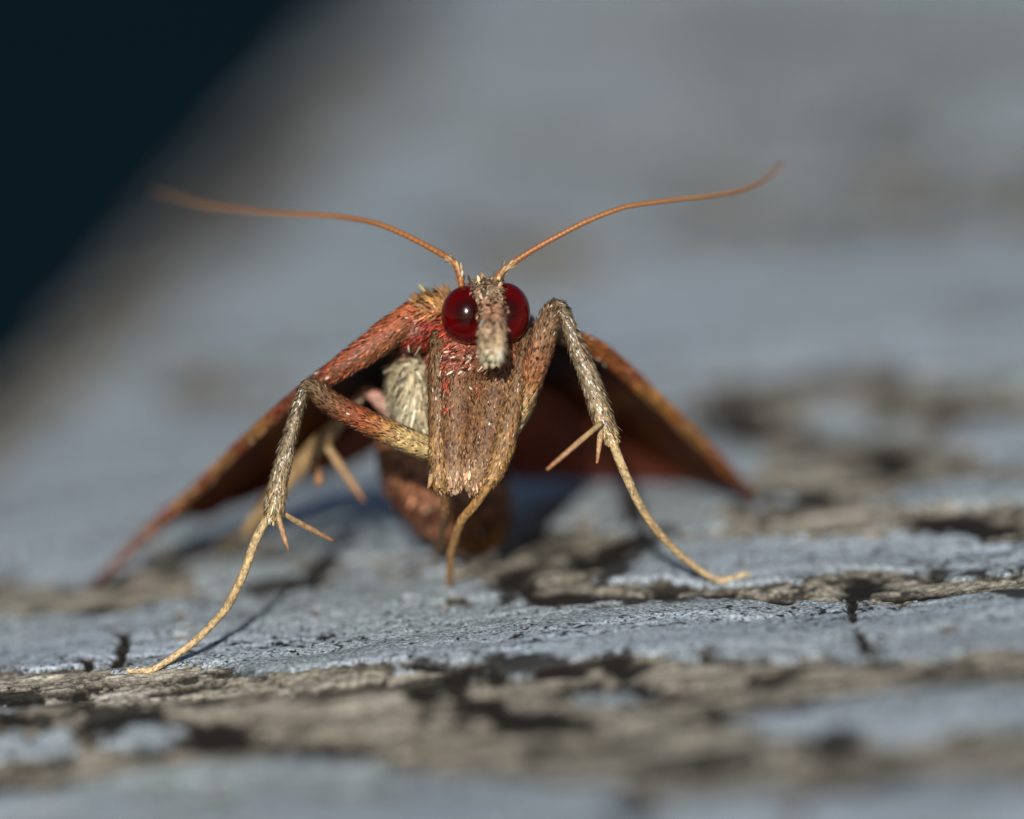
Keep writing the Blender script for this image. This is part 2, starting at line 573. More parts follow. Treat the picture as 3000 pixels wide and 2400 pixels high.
class Tube:
    def __init__(s, rows, n=40, seg=14, flat=1.0, rough=0.0, seed=1, cap=True):
        """rows: (x, y, z, radius) in world mm; flat squeezes the tube along the view depth"""
        c = cr(rows, n)
        s.c, s.r = c[:, :3], np.maximum(c[:, 3], .004)
        s.n, s.seg = n, seg
        t = np.gradient(s.c, axis=0); t /= np.linalg.norm(t, axis=1)[:, None]
        s.t = t
        ref = -fwd
        a = np.array([np.cross(ti, ref) for ti in t])
        ln = np.linalg.norm(a, axis=1)[:, None]
        a = a / np.maximum(ln, 1e-6)
        for i in range(n):
            if ln[i, 0] < .15:
                a[i] = a[i - 1] if i else RV
        b = np.cross(a, t)
        s.a, s.b, s.flat = a, b, flat
        th = np.linspace(0, 2 * np.pi, seg, endpoint=False)
        rr = s.r[:, None] * (1 + rough * np.random.default_rng(seed).normal(size=(n, seg)))
        v = s.c[:, None] + rr[..., None] * (np.cos(th)[None, :, None] * a[:, None] + flat * np.sin(th)[None, :, None] * b[:, None])
        s.v = np.vstack([v.reshape(-1, 3), s.c[0] - t[0] * s.r[0] * .5, s.c[-1] + t[-1] * s.r[-1] * .5])
        f = []
        for i in range(n - 1):
            for j in range(seg):
                k = (j + 1) % seg
                f.append((i * seg + j, i * seg + k, (i + 1) * seg + k, (i + 1) * seg + j))
        e0, e1 = n * seg, n * seg + 1
        for j in range(seg):
            k = (j + 1) % seg
            f.append((e0, k, j)); f.append((e1, (n - 1) * seg + j, (n - 1) * seg + k))
        s.f = f
        s.s = np.concatenate([np.repeat(np.linspace(0, 1, n), seg), [0, 1]])
        s.th = np.concatenate([np.tile(th, n), [0, 0]])
    def at(s, u, th):
        x = u * (s.n - 1)
        i = np.clip(x.astype(int), 0, s.n - 2); f = (x - i)[:, None]
        L = lambda q: q[i] * (1 - f) + q[i + 1] * f
        c, a, b, t = L(s.c), L(s.a), L(s.b), L(s.t)
        r = L(s.r[:, None])
        nrm = np.cos(th)[:, None] * a + np.sin(th)[:, None] * b
        pos = c + r * (np.cos(th)[:, None] * a + s.flat * np.sin(th)[:, None] * b)
        return pos, nrm, t

def scales_mesh(pos, nrm, d, L, wd, tilt, col):
    """little leaf-shaped scales: base in the skin, tip lifted"""
    n = len(pos)
    d = d - (d * nrm).sum(1)[:, None] * nrm
    d /= np.linalg.norm(d, axis=1)[:, None] + 1e-9
    d = d * np.cos(tilt)[:, None] + nrm * np.sin(tilt)[:, None]
    sd_ = np.cross(d, nrm); sd_ /= np.linalg.norm(sd_, axis=1)[:, None] + 1e-9
    up = np.cross(sd_, d)
    L = L[:, None]; wd = wd[:, None]
    p0 = pos - d * L * .1 - nrm * .004
    v = np.stack([p0, pos + d * L * .5 - sd_ * wd * .5, pos + d * L * .5 + up * wd * .16, pos + d * L * .5 + sd_ * wd * .5,
                  pos + d * L * .95 - sd_ * wd * .26, pos + d * L * 1.02, pos + d * L * .92 + sd_ * wd * .24], 1).reshape(-1, 3)
    o = (np.arange(n) * 7)[:, None]
    tri = np.array([[0, 2, 1], [0, 3, 2], [1, 2, 5], [1, 5, 4], [2, 3, 6], [2, 6, 5]])
    f = (o[:, :, None] + tri[None]).reshape(-1, 3)
    return v, f, np.repeat(col, 7, axis=0)

def tint(base_cols, n, spread=.3, silver=.06, dark=.12):
    silver *= .28; dark *= 1.7
    k = np.exp(rng.normal(-.06, spread * 1.35, n))[:, None]
    c = base_cols * k
    u = rng.random(n)
    c[u < silver] = lin(222, 214, 196)
    c[u > 1 - dark] *= .25
    return np.clip(c, 0, .9)

def stops(s, table):
    """colour along s from a table of (position, sRGB)"""
    xs = [t[0] for t in table]
    cs = np.array([lin(*t[1]) for t in table])
    return np.stack([np.interp(s, xs, cs[:, k]) for k in range(3)], -1)

def px_rows(rows):
    """(px, py, dep, half width in photo px) -> world rows"""
    return [tuple(P(x, y, d)) + (hw * PX,) for x, y, d, hw in rows]

def ground_rows(rows):
    """rows given as (px, py, None, hw) get their depth by spreading from the last known depth to the surface"""
    out, known = [], [r for r in rows if r[2] is not None]
    tail = [r for r in rows if r[2] is None]
    end = foot(tail[-1][0], tail[-1][1])
    d1 = (end - CAM) @ fwd - DF
    lx, ly, ld, _ = known[-1]
    tot, acc, px0, py0 = 0, [], lx, ly
    for x, y, _, h in tail:
        tot += math.hypot(x - px0, y - py0); acc.append(tot); px0, py0 = x, y
    res = px_rows(known)
    for (x, y, _, h), a in zip(tail, acc):
        dep = ld + (d1 - ld) * a / tot
        p = P(x, y, dep)
        lo = surf(p[0], p[1]) + h * PX * .6
        if p[2] < lo:
            p[2] = lo
        res.append(tuple(p) + (h * PX,))
    return res

def scaly(name, tube, table, mat='skin', parent=None, count=600, L=(.10, .18), wd=.055, tilt=(.1, .45), s_rng=(0, 1), kind_table=None, silver=.06, dark=.12, along=1, fine=.25):
    n = len(tube.v)
    c = stops(tube.s, table) * np.exp(rng.normal(0, fine, n))[:, None]
    o = part(name, tube.v, tube.f, MAT[mat], c, parent)
    if count:
        u = rng.uniform(s_rng[0], s_rng[1], count); th = rng.uniform(0, 2 * np.pi, count)
        pos, nrm, t = tube.at(u, th)
        cc_ = tint(stops(u, table), count, .32, silver, dark)
        v, f, c2 = scales_mesh(pos, nrm, t * along + rng.normal(0, .16, (count, 3)), rng.uniform(L[0], L[1], count),
                               wd * rng.uniform(.6, 1.3, count), rng.uniform(tilt[0], tilt[1], count), cc_)
        part('scales', v, f, MAT['scales'], c2, o, kind='stuff', smooth=False)
    return o

# ---------------------------------------------------------------- body (head, thorax, front coxae and abdomen in one skin)
def ell(cx, cy, dep, rx, ry, rd, nu=24, nv=16, lean=0.0):
    c = P(cx, cy, dep)
    v, f = [], []
    for i in range(nv + 1):
        ph = math.pi * i / nv
        for j in range(nu):
            th = 2 * math.pi * j / nu
            a, b, e = rx * math.sin(ph) * math.cos(th), ry * math.cos(ph), rd * math.sin(ph) * math.sin(th)
            v.append(c + (a + lean * b) * PX * RV + b * PX * UV + e * PX * fwd)
    for i in range(nv):
        for j in range(nu):
            f.append((i * nu + j, i * nu + (j + 1) % nu, (i + 1) * nu + (j + 1) % nu, (i + 1) * nu + j))
    return np.array(v), f

shells = []
shells.append(ell(1392, 1010, 2.1, 168, 160, 190))            # thorax
shells.append(ell(1262, 945, 1.25, 92, 84, 105, lean=.35))             # left shoulder
shells.append(ell(1512, 985, 1.6, 62, 80, 110))               # right shoulder
shells.append(ell(1215, 1165, 2.3, 84, 165, 130, lean=-.1))  # pale flank
shells.append(ell(1520, 1120, 2.0, 60, 120, 110))             # other flank
shells.append(ell(1425, 905, .55, 92, 88, 90))                # head
shells.append(ell(1428, 870, -.05, 62, 50, 55))               # face between the eyes
for rows in ([(1345, 960, .7, 70), (1342, 1080, .25, 62), (1338, 1200, .12, 54), (1332, 1310, .1, 45), (1328, 1400, .15, 33), (1332, 1436, .2, 20)],
             [(1480, 960, .75, 74), (1462, 1080, .25, 64), (1440, 1200, .15, 55), (1416, 1310, .1, 46), (1392, 1400, .15, 34), (1380, 1434, .2, 22)]):
    t = Tube(px_rows(rows), 26, 18, flat=.75)
    shells.append((t.v, t.f))
ab = Tube(px_rows([(1410, 1090, 2.6, 120), (1340, 1230, 4.2, 165), (1285, 1345, 5.6, 178), (1335, 1440, 6.8, 156), (1378, 1510, 7.7, 122), (1392, 1540, 8.3, 78)]), 40, 28)
shells.append((ab.v, ab.f))
vv, fl, o0 = [], [], 0
for v, f in shells:
    vv.append(v); fl += [tuple(i + o0 for i in q) for q in f]; o0 += len(v)
me = bpy.data.meshes.new('tmp'); me.from_pydata(np.vstack(vv).tolist(), [], fl)
to = bpy.data.objects.new('tmp', me); COL.objects.link(to)
md_ = to.modifiers.new('r', 'REMESH'); md_.mode = 'VOXEL'; md_.voxel_size = .05
sm = to.modifiers.new('s', 'SMOOTH'); sm.iterations = 3; sm.factor = .5
ev = to.evaluated_get(bpy.context.evaluated_depsgraph_get()); em = ev.to_mesh()
BV = np.empty(len(em.vertices) * 3); em.vertices.foreach_get('co', BV); BV = BV.reshape(-1, 3)
BN = np.empty(len(em.vertices) * 3); em.vertices.foreach_get('normal', BN); BN = BN.reshape(-1, 3)
BF = [tuple(p.vertices) for p in em.polygons]
ev.to_mesh_clear(); bpy.data.objects.remove(to); bpy.data.meshes.remove(me)

def body_colour(p):
    x, y, d = proj(p)
    n1 = fbm(x * .03, y * .02, 101, 4, .6); n2 = fbm(x * .012, y * .012, 111, 3)
    c = np.tile(lin(128, 92, 60), (len(x), 1))
    def blend(k, rgb):
        nonlocal c
        k = np.clip(k, 0, 1)[:, None]
        c = c * (1 - k) + k * lin(*rgb)
    blend(sstep(1290, 1420, y + 30 * n1) * (d < 2), (176, 140, 104))
    blend(sstep(0, .6, n1) * .5, (96, 60, 44))
    blend(sstep(1130, 1040, y + 40 * n2) * (d < 1.6), (142, 92, 70))
    blend(sstep(150, 60, np.hypot(x - 1262, (y - 985) * .9) + 90 * n1), (164, 62, 44))
    blend(sstep(70, 20, np.hypot(x - 1352, y - 1045) + 40 * n1), (158, 92, 72))
    blend(sstep(930, 880, y + 30 * n1) * (x < 1330) * (d > .4), (182, 134, 84))
    blend(sstep(1262, 1236, x + 8 * n1) * sstep(1020, 1070, y) * (d > .6) * (d < 4.5), (190, 176, 144))
    blend(sstep(2.9, 3.6, d), (168, 116, 88))
    blend(sstep(6.0, 7.0, d), (176, 122, 54))
    blend((d > 3.2) * .75 * sstep(.35, .7, np.sin(d * 5.2 + .8 * n2)), (92, 52, 32))
    blend((d > 3.2) * .6 * sstep(.1, .5, n2), (96, 56, 36))
    blend(((d < .8) & (y < 905) & (x > 1380) & (x < 1490)) * 1.0, (166, 140, 116))
    return c

bc = body_colour(BV)
BODY = part('body', BV, BF, MAT['skin'], bc * np.exp(rng.normal(0, .2, len(BV)))[:, None])
# scales on the body: more where it faces the light
w_ = (BN @ (-fwd) > -.5) * np.where(proj(BV)[2] < 2.6, 1.0, .35)
def scatter(sel_w, count, flow, L, wd, tilt, silver=.07, dark=.14, colf=None, spread=.34, name='scales', parent=None):
    pick = rng.choice(len(BV), count, p=sel_w / sel_w.sum())
    pos = BV[pick] + rng.normal(0, .018, (count, 3)); nr_ = BN[pick]
    fl_ = flow(pos, nr_) + rng.normal(0, .22, (count, 3))
    cc_ = tint((colf or body_colour)(pos), count, spread, silver, dark)
    v, f, c2 = scales_mesh(pos, nr_, fl_, rng.uniform(*L, count), wd * rng.uniform(.6, 1.35, count), rng.uniform(*tilt, count), cc_)
    return part(name, v, f, MAT['scales'], c2, parent or BODY, kind='stuff', smooth=False)
def flow_body(p, n):
    x, y, d = proj(p)
    dn = -UV[None] + .0 * p
    out = np.where((x < 1330)[:, None], -RV[None], RV[None])
    k = sstep(1000, 900, y)[:, None]
    return dn * (1 - k) + k * (out * .8 + fwd[None] * .6 + .25 * UV[None])
xb, yb, db = proj(BV)
scatter(w_, 26000, flow_body, (.06, .14), .036, (.05, .5))
abw = (db > 3.2) * (BN @ (-fwd) > -.4)
scatter(abw.astype(float), 2600, lambda p, n: fwd * .8 - UV * .5 + rng.normal(0, .2, p.shape), (.2, .5), .09, (.05, .4), .05, .1, name='abdomen_fur')
# pale and red longer scales at throat and shoulder
xb, yb, db = proj(BV)
sh = np.exp(-((xb - 1235) / 75) ** 2 - ((yb - 955) / 75) ** 2) * (BN @ (-fwd) > -.4)
scatter(sh, 2000, lambda p, n: np.where((proj(p)[1] < 905)[:, None], -RV * .8 + UV * .35, -RV * .7 - UV * .55), (.16, .38), .045, (.03, .35), .05, .14, name='shoulder_tuft')
crest = np.exp(-((xb - 1272) / 50) ** 2 - ((yb - 855) / 32) ** 2) * (BN @ UV > .1)
scatter(crest, 110, lambda p, n: -RV * .9 + UV * .4 + rng.normal(0, .5, p.shape), (.16, .38), .12, (.1, 1.0), .05, .08, colf=lambda p: np.tile(lin(178, 132, 84), (len(p), 1)), name='collar_tuft')
thr = np.exp(-((xb - 1370) / 60) ** 2 - ((yb - 1050) / 32) ** 2) * (BN @ (-fwd) > .2)
scatter(thr, 320, lambda p, n: -RV * .8 - UV * .5, (.12, .26), .05, (.05, .4), .45, .1, name='throat_tuft')
flk = np.exp(-((xb - 1200) / 45) ** 2 - ((yb - 1150) / 90) ** 2) * (BN @ (-fwd) > -.3) * (db > .5)
scatter(flk, 500, lambda p, n: -UV - RV * .15 + rng.normal(0, .25, p.shape), (.2, .6), .05, (.02, .35), .1, .05, colf=lambda p: np.tile(lin(196, 182, 150), (len(p), 1)), name='flank_tuft')
low = np.exp(-((xb - 1355) / 60) ** 2 - ((yb - 1405) / 45) ** 2) * (BN @ (-fwd) > -.2)
scatter(low, 260, lambda p, n: -UV + 0 * p, (.12, .26), .08, (.1, .5), .18, .06, colf=lambda p: np.tile(lin(186, 148, 118), (len(p), 1)), name='chest_tip_scales')

# ---------------------------------------------------------------- eyes
for (cx, cy, dp, rx, ry) in ((1370, 922, .02, 78, 86), (1480, 918, .10, 74, 90)):
    v, f = ell(cx, cy, dp, rx, ry, 74, 48, 32)
    q = v - P(cx, cy, dp)
    rho = np.hypot(q @ RV - (cx < 1420) * .02, q @ UV - .05) / (80 * PX)      # the darker false pupil in the middle
    k = np.where(q @ fwd < 0, sstep(.3, .72, rho), 1)[:, None]
    part('eye', v, f, MAT['eye'], (1 - k) * np.array([.022, .0016, .0012]) + k * np.array([.085, .001, .0009]))

# ---------------------------------------------------------------- face scales and palps
fc = np.exp(-((xb - 1432) / 45) ** 2 - ((yb - 862) / 38) ** 2) * (BN @ (-fwd) > .0)
scatter(fc, 520, lambda p, n: -UV * .8 - fwd * .2 + 0 * p, (.12, .24), .09, (.1, .55), .16, .05, colf=lambda p: np.tile(lin(170, 142, 116), (len(p), 1)), name='face_scales')
top = np.exp(-((xb - 1425) / 42) ** 2 - ((yb - 822) / 16) ** 2) * (BN @ UV > .2)
scatter(top, 16, lambda p, n: UV + rng.normal(0, .4, p.shape), (.12, .24), .09, (.8, 1.3), .1, .05, colf=lambda p: np.tile(lin(186, 150, 112), (len(p), 1)), name='crown_scales')
pt = [(0, (180, 154, 128)), (.3, (184, 138, 110)), (.55, (160, 126, 102)), (.85, (188, 166, 134)), (1, (196, 178, 146))]
for dx in (-13, 16):
    t = Tube(px_rows([(1434 + dx, 880, -.2, 30), (1440 + dx, 920, -.75, 22), (1442 + dx, 965, -1.2, 27), (1441 + dx * .9, 1015, -1.5, 23), (1440 + dx * .75, 1052, -1.65, 16)]), 30, 16, rough=.05)
    scaly('palp', t, pt, count=300, L=(.12, .26), wd=.1, tilt=(.05, .6), silver=.5, dark=.08)

# ---------------------------------------------------------------- antennae
ant_l = [(1352, 838, .05, 9), (1346, 800, .05, 11), (1328, 768, .1, 9.5), (1281, 738, .3, 9), (1188, 689, .7, 8.5), (1096, 653, 1.2, 8), (980, 634, 2.2, 7.5),
         (841, 627, 3.2, 7), (725, 618, 4.5, 6.5), (585, 598, 6.2, 5.5), (516, 577, 7.4, 4.5), (446, 559, 8.8, 3)]
ant_r = [(1452, 832, .05, 9), (1464, 805, .05, 11), (1493, 778, .1, 9.5), (1553, 737, .15, 9), (1632, 693, .2, 8.5), (1725, 646, .3, 8), (1817, 611, .5, 7.5),
         (1873, 599, .7, 7.5), (1980, 585, 1.2, 7), (2096, 572, 2.0, 6.5), (2179, 555, 2.8, 6.5), (2244, 525, 3.7, 6), (2290, 479, 4.6, 5)]
for rows in (ant_l, ant_r):
    t = Tube(px_rows(rows), 420, 10)
    ring = np.abs(((np.linspace(0, 1, t.n) * 88) % 1) - .5) * 2
    k = 1 + .13 * (ring - .5)
    th = np.linspace(0, 2 * np.pi, t.seg, endpoint=False)
    v = t.c[:, None] + (t.r * k)[:, None, None] * (np.cos(th)[None, :, None] * t.a[:, None] + np.sin(th)[None, :, None] * t.b[:, None])
    t.v[:t.n * t.seg] = v.reshape(-1, 3)
    rg = np.concatenate([np.repeat(ring, t.seg), [0, 0]])
    c = stops(t.s, [(0, (156, 100, 54)), (.3, (160, 106, 62)), (.6, (158, 112, 72)), (1, (150, 106, 76))]) * (.8 + .38 * rg)[:, None]
    a = part('antenna', t.v, t.f, MAT['smooth'], c)
    n = 26
    u = rng.uniform(.0, .06, n); ths = rng.uniform(0, 2 * np.pi, n)
    pos, nrm, tg = t.at(u, ths)
    v, f, c2 = scales_mesh(pos, nrm, tg, rng.uniform(.12, .24, n), .07 * np.ones(n), rng.uniform(.1, .6, n), tint(np.tile(lin(196, 166, 122), (n, 1)), n, .25, .3, .0))
    part('scape_scales', v, f, MAT['scales'], c2, a, kind='stuff', smooth=False)

# ---------------------------------------------------------------- legs
tan_tab = [(0, (192, 168, 124)), (.5, (182, 154, 112)), (1, (212, 186, 146))]
def leg(femur, ftab, tibia, ttab, tarsus, spurs, ns=(2200, 2200, 420), tars_tab=tan_tab, L=(.09, .17)):
    """one leg: femur carries tibia, spurs and tarsus as its pieces"""
    e = bpy.data.objects.new('leg', None); COL.objects.link(e); e.parent = ROOT; e.empty_display_size = .001
    def sub(name, t, tab, cnt, **kw):
        o = scaly(name, t, tab, parent=None, count=0, **{k: v for k, v in kw.items() if k in ('fine',)})
        o.parent = e
        return o
    for nm, t, tab, cnt, kw in (('femur', femur, ftab, ns[0], {}), ('tibia', tibia, ttab, ns[1], {}), ('tarsus', tarsus, tars_tab, ns[2], dict(L=(.04, .08), wd=.03, tilt=(.03, .2), silver=.05, dark=.08))):
        if t is None:
            continue
        c = stops(t.s, tab) * np.exp(rng.normal(0, .25, len(t.v)))[:, None]
        o = part(nm, t.v, t.f, MAT['skin'], c, e)
        if cnt:
            u = rng.uniform(0, 1, cnt); th = rng.uniform(0, 2 * np.pi, cnt)
            pos, nrm, tg = t.at(u, th)
            l = kw.get('L', L)
            sv = .13 if nm == 'tibia' else .05
            cc_ = tint(stops(u, tab), cnt, .32, kw.get('silver', sv), kw.get('dark', .14))
            v, f, c2 = scales_mesh(pos, nrm, tg + rng.normal(0, .14, (cnt, 3)), rng.uniform(l[0], l[1], cnt), kw.get('wd', .036) * rng.uniform(.6, 1.3, cnt),
                                   rng.uniform(*kw.get('tilt', (.08, .42)), cnt), cc_)
            if nm == 'tibia' and cnt > 500:      # stiffer bristles standing off the shin
                m_ = 130
                ub = rng.uniform(.12, .97, m_)
                pb, nb, tb = t.at(ub, rng.uniform(0, 2 * np.pi, m_))
                vb, fb, cb = scales_mesh(pb, nb, tb, rng.uniform(.16, .3, m_), .028 * rng.uniform(.6, 1.4, m_), rng.uniform(.2, .5, m_), tint(stops(ub, tab), m_, .3, .1, .15))
                part('bristles', vb, fb, MAT['scales'], cb, e, kind='stuff', smooth=False)
            # scales are pieces of the leg as well (no fourth level)
            so_ = part('scales', v, f, MAT['glint' if nm == 'tibia' else 'scales'], c2, e, kind='stuff', smooth=False)
    for rows in spurs:
        t = Tube(px_rows(rows), 20, 10, rough=.03)
        c = stops(t.s, [(0, (190, 160, 118)), (.7, (178, 138, 102)), (1, (164, 112, 80))]) * np.exp(rng.normal(0, .15, len(t.v)))[:, None]
        part('spur', t.v, t.f, MAT['skin'], c, e)
    return e

fem_tab = [(0, (206, 180, 130)), (.32, (196, 166, 112)), (.45, (166, 112, 66)), (.6, (150, 78, 50)), (.72, (132, 84, 56)), (.85, (116, 84, 58)), (1, (100, 84, 62))]
tib_tab = [(0, (112, 96, 72)), (.3, (130, 112, 88)), (.6, (150, 132, 106)), (.85, (166, 142, 106)), (1, (196, 168, 122))]
# middle leg, on the side of the pale flank
leg(Tube(px_rows([(1290, 1328, .75, 26), (1250, 1313, .55, 33), (1195, 1290, .4, 36), (1075, 1236, .2, 34), (965, 1178, .05, 32), (925, 1140, 0, 27), (903, 1127, 0, 20)]), 46, 16, rough=.03), fem_tab,
    Tube(px_rows([(912, 1124, 0, 17), (893, 1140, 0, 17), (872, 1200, -.02, 17), (850, 1280, 0, 20), (822, 1388, 0, 24), (811, 1446, 0, 28), (803, 1488, 0, 26), (794, 1522, 0, 15)]), 50, 14, rough=.03), tib_tab,
    Tube(ground_rows([(796, 1508, 0, 15), (776, 1530, 0, 13), (745, 1592, -.02, 13), (717, 1673, None, 12.5), (680, 1750, None, 13), (656, 1791, None, 11.5), (595, 1856, None, 11), (542, 1901, None, 11.5),
                      (477, 1945, None, 10), (433, 1964, None, 10), (372, 1966, None, 6)]), 70, 10, rough=.05),
    [[(812, 1495, -.1, 8), (818, 1525, -.1, 8.5), (834, 1578, -.1, 7.5), (846, 1614, -.1, 2.5)], [(822, 1495, .2, 7), (850, 1517, .4, 8), (905, 1547, .8, 9), (980, 1586, 1.3, 3)]])
# middle leg, the other side
leg(Tube(px_rows([(1478, 1290, .5, 22), (1512, 1220, .35, 34), (1545, 1130, .2, 38), (1580, 1030, .05, 38), (1605, 950, 0, 33), (1620, 910, 0, 27), (1632, 896, 0, 20)]), 46, 16, rough=.03),
    [(0, (206, 180, 134)), (.25, (196, 166, 116)), (.45, (160, 108, 70)), (.6, (148, 98, 70)), (.8, (136, 106, 78)), (1, (112, 86, 60))],
    Tube(px_rows([(1622, 893, 0, 18), (1645, 905, 0, 20), (1668, 960, 0, 21), (1700, 1040, 0, 25), (1730, 1120, .05, 28), (1757, 1200, .1, 29), (1778, 1260, .2, 25), (1792, 1290, .25, 15)]), 50, 14, rough=.03), tib_tab,
    Tube(ground_rows([(1782, 1268, .2, 15), (1796, 1300, .25, 14), (1832, 1390, .4, 13), (1880, 1490, None, 12.5), (1930, 1560, None, 12), (2000, 1632, None, 11), (2075, 1688, None, 10), (2120, 1705, None, 9.5), (2195, 1706, None, 8)]), 70, 10, rough=.05),
    [[(1762, 1240, -.2, 8), (1735, 1262, -.5, 8), (1670, 1318, -.9, 8), (1603, 1376, -1.3, 5)], [(1760, 1250, 0, 8), (1757, 1290, -.05, 8.5), (1749, 1357, -.1, 4)]])
# front legs, folded against the chest
fore_tab = [(0, (108, 82, 58)), (.5, (132, 98, 66)), (.85, (164, 126, 82)), (1, (176, 136, 88))]
leg(Tube(px_rows([(1283, 960, .6, 14), (1282, 1000, .28, 22), (1284, 1100, .1, 28), (1285, 1220, .04, 28), (1284, 1330, .0, 26), (1286, 1400, 0, 22), (1292, 1432, .2, 13)]), 50, 16, flat=.5, rough=.05), fore_tab, None, None,
    Tube(ground_rows([(1290, 1415, .2, 13), (1303, 1458, .8, 13.5), (1304, 1514, 1.8, 14), (1295, 1570, None, 13), (1281, 1611, None, 13), (1275, 1636, None, 11)]), 40, 10, rough=.04),
    [[(1262, 1390, -.05, 6), (1260, 1415, -.05, 7), (1253, 1432, -.05, 2)]], (2400, 0, 60), [(0, (166, 122, 74)), (1, (150, 110, 72))])
leg(Tube(px_rows([(1552, 965, .4, 16), (1540, 1020, .15, 22), (1518, 1110, -.0, 25), (1496, 1210, -.08, 28), (1477, 1300, -.1, 31), (1457, 1365, -.06, 25), (1436, 1410, 0, 17)]), 50, 16, flat=.5, rough=.05), fore_tab, None, None,
    Tube(ground_rows([(1446, 1392, 0, 18), (1430, 1420, .1, 16), (1389, 1481, .5, 14), (1353, 1524, 1.0, 13), (1334, 1578, None, 11.5), (1322, 1620, None, 11), (1317, 1681, None, 11), (1318, 1722, None, 9)]), 50, 10, rough=.04),
    [], (2400, 0, 120), [(0, (178, 134, 82)), (1, (182, 140, 88))])
# hind leg behind the pale flank
leg(Tube(px_rows([(1275, 1320, 2.4, 24), (1180, 1238, 2.6, 25), (1110, 1172, 2.9, 22), (1072, 1140, 3.0, 16)]), 30, 14), [(0, (206, 176, 134)), (.5, (212, 170, 156)), (1, (170, 120, 104))],
    Tube(px_rows([(1075, 1138, 3.0, 16), (1010, 1215, 3.6, 24), (900, 1340, 4.6, 29), (800, 1460, 5.6, 26), (720, 1560, 6.4, 16)]), 40, 14), [(0, (130, 100, 74)), (.4, (160, 132, 94)), (1, (168, 138, 96))],
    Tube(ground_rows([(728, 1550, 6.3, 15), (690, 1580, None, 13), (640, 1612, None, 11)]), 24, 10),
    [[(960, 1310, 4.1, 11), (985, 1348, 4.2, 12), (1030, 1415, 4.3, 12), (1066, 1468, 4.4, 5)], [(920, 1345, 4.3, 10), (932, 1395, 3.6, 15), (936, 1420, 3.4, 9)]], (120, 160, 30))

# ---------------------------------------------------------------- wings
def wing(name, lead, trail, n, mcols, colf, mat, belly=.5, thick=.05):
    """skin between the front edge and the hind edge, both rows of (px, py, dep); thick closed sheet, arched"""
    a = cr([tuple(P(*q)) for q in lead], n); b = cr([tuple(P(*q)) for q in trail], n)
    t = np.linspace(0, 1, mcols)
    g_ = a[:, None] * (1 - t)[None, :, None] + b[:, None] * t[None, :, None]
    u = np.linspace(0, 1, n)
    width = np.linalg.norm(b - a, axis=1)
    g_[..., 2] += (belly * np.sin(np.pi * t)[None] * np.clip(width / 8, 0, 1)[:, None])
    # veins and slight waves
    g_[..., 2] += .05 * np.sin(t[None] * 34 + u[:, None] * 5) * np.clip(width / 4, 0, 1)[:, None]
    hz = .06
    g_[..., 2] = np.maximum(g_[..., 2], hz)
    du = np.gradient(g_, axis=0); dv = np.gradient(g_, axis=1)
    nn = np.cross(du, dv); nn /= np.linalg.norm(nn, axis=2)[..., None] + 1e-9
    if nn[..., 2].mean() < 0:
        nn = -nn
    top_ = g_ + nn * thick * .5; bot = g_ - nn * thick * .5
    v = np.vstack([top_.reshape(-1, 3), bot.reshape(-1, 3)])
    N = n * mcols
    f = []
    for i in range(n - 1):
        for j in range(mcols - 1):
            q = (i * mcols + j, (i + 1) * mcols + j, (i + 1) * mcols + j + 1, i * mcols + j + 1)
            f.append(q); f.append(tuple(N + k for k in q[::-1]))
    rim = [i * mcols for i in range(n)] + [(n - 1) * mcols + j for j in range(1, mcols)] + [i * mcols + mcols - 1 for i in range(n - 2, -1, -1)] + [j for j in range(mcols - 2, 0, -1)]
    for k in range(len(rim)):
        p, q = rim[k], rim[(k + 1) % len(rim)]
        f.append((p, N + p, N + q, q))
    uu = np.repeat(u, mcols); tt = np.tile(t, n)
    c = np.vstack([colf(uu, tt, True), colf(uu, tt, False)])
    return part(name, v, f, MAT[mat], c), a

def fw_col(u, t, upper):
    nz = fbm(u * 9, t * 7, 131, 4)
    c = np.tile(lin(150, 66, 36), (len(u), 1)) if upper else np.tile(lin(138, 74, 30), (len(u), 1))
    k = np.clip(sstep(.5, .2, u) * .96 if not upper else 0 * u, 0, 1)[:, None]  # shade under the wing put into the underside colour, blackest at the base
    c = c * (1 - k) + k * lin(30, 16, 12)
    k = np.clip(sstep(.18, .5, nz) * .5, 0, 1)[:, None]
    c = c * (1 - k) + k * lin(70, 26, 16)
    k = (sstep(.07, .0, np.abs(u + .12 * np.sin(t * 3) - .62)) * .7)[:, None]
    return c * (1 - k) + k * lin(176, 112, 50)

def hw_col(u, t, upper):
    nz = fbm(u * 6, t * 6, 141, 4)
    c = np.tile(lin(190, 108, 84), (len(u), 1))
    k = np.clip(.5 + .8 * nz, 0, 1)[:, None] * .5
    return c * (1 - k) + k * lin(110, 44, 30)

lead_l = [(1225, 925, .9), (1150, 970, .7), (1050, 1042, .7), (945, 1112, 1.1), (850, 1180, 2.0), (720, 1292, 3.7), (600, 1410, 5.3), (480, 1520, 6.8), (380, 1612, 8.0), (272, 1722, 8.7)]
trail_l = [(1230, 1050, 4.0), (1130, 1180, 8.0), (960, 1300, 11), (800, 1410, 11.8), (680, 1482, 11.8), (610, 1520, 11.4), (540, 1518, 10.9), (440, 1580, 10.0), (350, 1650, 9.3), (272, 1724, 8.9)]
lead_r = [(1570, 965, 1.1), (1660, 988, 1.6), (1740, 1018, 2.2), (1830, 1086, 3.3), (1900, 1152, 4.2), (1980, 1227, 5.2), (2060, 1306, 6.4), (2130, 1376, 7.5), (2205, 1452, 8.6)]
trail_r = [(1550, 1060, 4.5), (1600, 1200, 8.5), (1700, 1280, 11), (1800, 1340, 12), (1900, 1392, 12), (1990, 1414, 11.6), (2070, 1425, 10.8), (2140, 1440, 9.8), (2205, 1456, 8.9)]
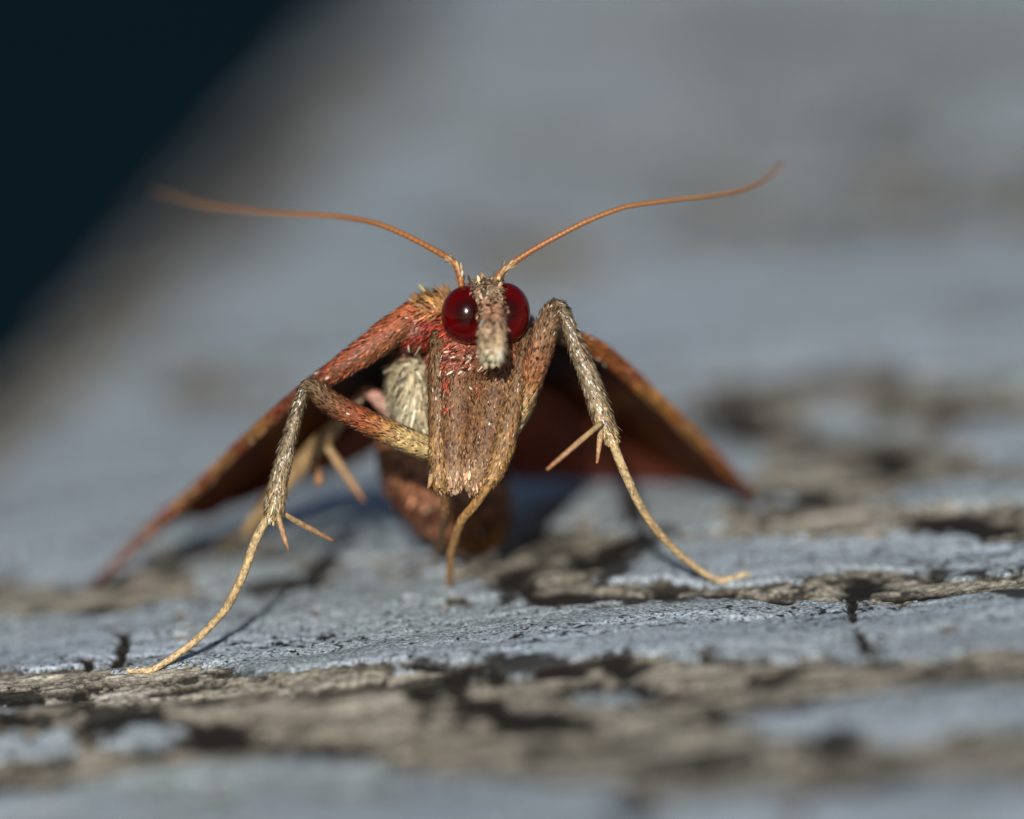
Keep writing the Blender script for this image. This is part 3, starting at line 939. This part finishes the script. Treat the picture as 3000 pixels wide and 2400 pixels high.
cost_tab_l = [(0, (172, 96, 62)), (.10, (158, 88, 60)), (.2, (146, 76, 52)), (.27, (130, 70, 46)), (.33, (120, 60, 40)), (.42, (176, 124, 66)), (.47, (132, 62, 38)), (.55, (182, 132, 76)), (.6, (136, 66, 40)), (.68, (176, 122, 70)), (.74, (132, 64, 40)), (.82, (160, 104, 62)), (.9, (124, 68, 44)), (1, (100, 58, 44))]
cost_tab_r = [(0, (130, 84, 48)), (.2, (150, 84, 40)), (.35, (156, 88, 50)), (.45, (176, 118, 54)), (.55, (150, 88, 42)), (.65, (184, 126, 62)), (.75, (148, 84, 46)), (.85, (140, 82, 42)), (1, (80, 36, 20))]
for lead, trail, tab, radii in ((lead_l, trail_l, cost_tab_l, [50, 46, 39, 28, 20, 17, 16, 15, 13, 8]), (lead_r, trail_r, cost_tab_r, [22, 24, 26, 24, 22, 20, 18, 15, 8])):
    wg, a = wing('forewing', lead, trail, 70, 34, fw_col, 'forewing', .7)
    rows = [tuple(P(*q)) + (r * PX,) for q, r in zip(lead, radii)]
    t = Tube(rows, 80, 14, flat=.8, rough=.05)
    t.v[:, 2] = np.maximum(t.v[:, 2], .03)
    cen = np.vstack([np.repeat(t.c, t.seg, axis=0), t.c[:1], t.c[-1:]])
    off_ = t.v - cen
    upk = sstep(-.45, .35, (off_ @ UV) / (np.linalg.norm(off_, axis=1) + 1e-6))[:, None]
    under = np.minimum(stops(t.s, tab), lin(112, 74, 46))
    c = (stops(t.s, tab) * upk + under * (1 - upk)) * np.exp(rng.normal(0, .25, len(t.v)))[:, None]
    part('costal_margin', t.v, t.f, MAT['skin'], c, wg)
    n = 4000
    u = rng.uniform(0, 1, n) ** 1.5; th = rng.uniform(0, 2 * np.pi, n)
    pos, nrm, tg = t.at(u, th)
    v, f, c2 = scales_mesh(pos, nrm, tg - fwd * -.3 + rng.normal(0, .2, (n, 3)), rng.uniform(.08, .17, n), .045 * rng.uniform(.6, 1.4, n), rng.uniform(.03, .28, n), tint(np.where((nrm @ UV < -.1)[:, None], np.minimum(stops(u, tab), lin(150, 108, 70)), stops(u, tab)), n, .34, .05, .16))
    v[:, 2] = np.maximum(v[:, 2], .02)
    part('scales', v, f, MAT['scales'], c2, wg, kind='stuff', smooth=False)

hl = [(1210, 1120, 4.2), (1120, 1190, 6.0), (1010, 1270, 8.0), (900, 1350, 9.6), (790, 1425, 10.8), (690, 1480, 11.4)]
ht = [(1200, 1200, 6.0), (1120, 1300, 9.5), (1010, 1370, 12), (900, 1410, 13), (800, 1450, 12.8), (690, 1486, 11.7)]
hl2 = [(1440, 1120, 4.2), (1600, 1140, 6.2), (1700, 1215, 8.0), (1800, 1285, 9.5), (1900, 1345, 10.6), (1985, 1408, 11.3)]
ht2 = [(1400, 1300, 7.0), (1500, 1392, 11.0), (1620, 1402, 12.6), (1740, 1408, 12.9), (1870, 1412, 12.2), (1985, 1413, 11.5)]
for lead, trail in ((hl, ht), (hl2, ht2)):
    wing('hindwing', lead, trail, 50, 26, hw_col, 'hindwing', .25)
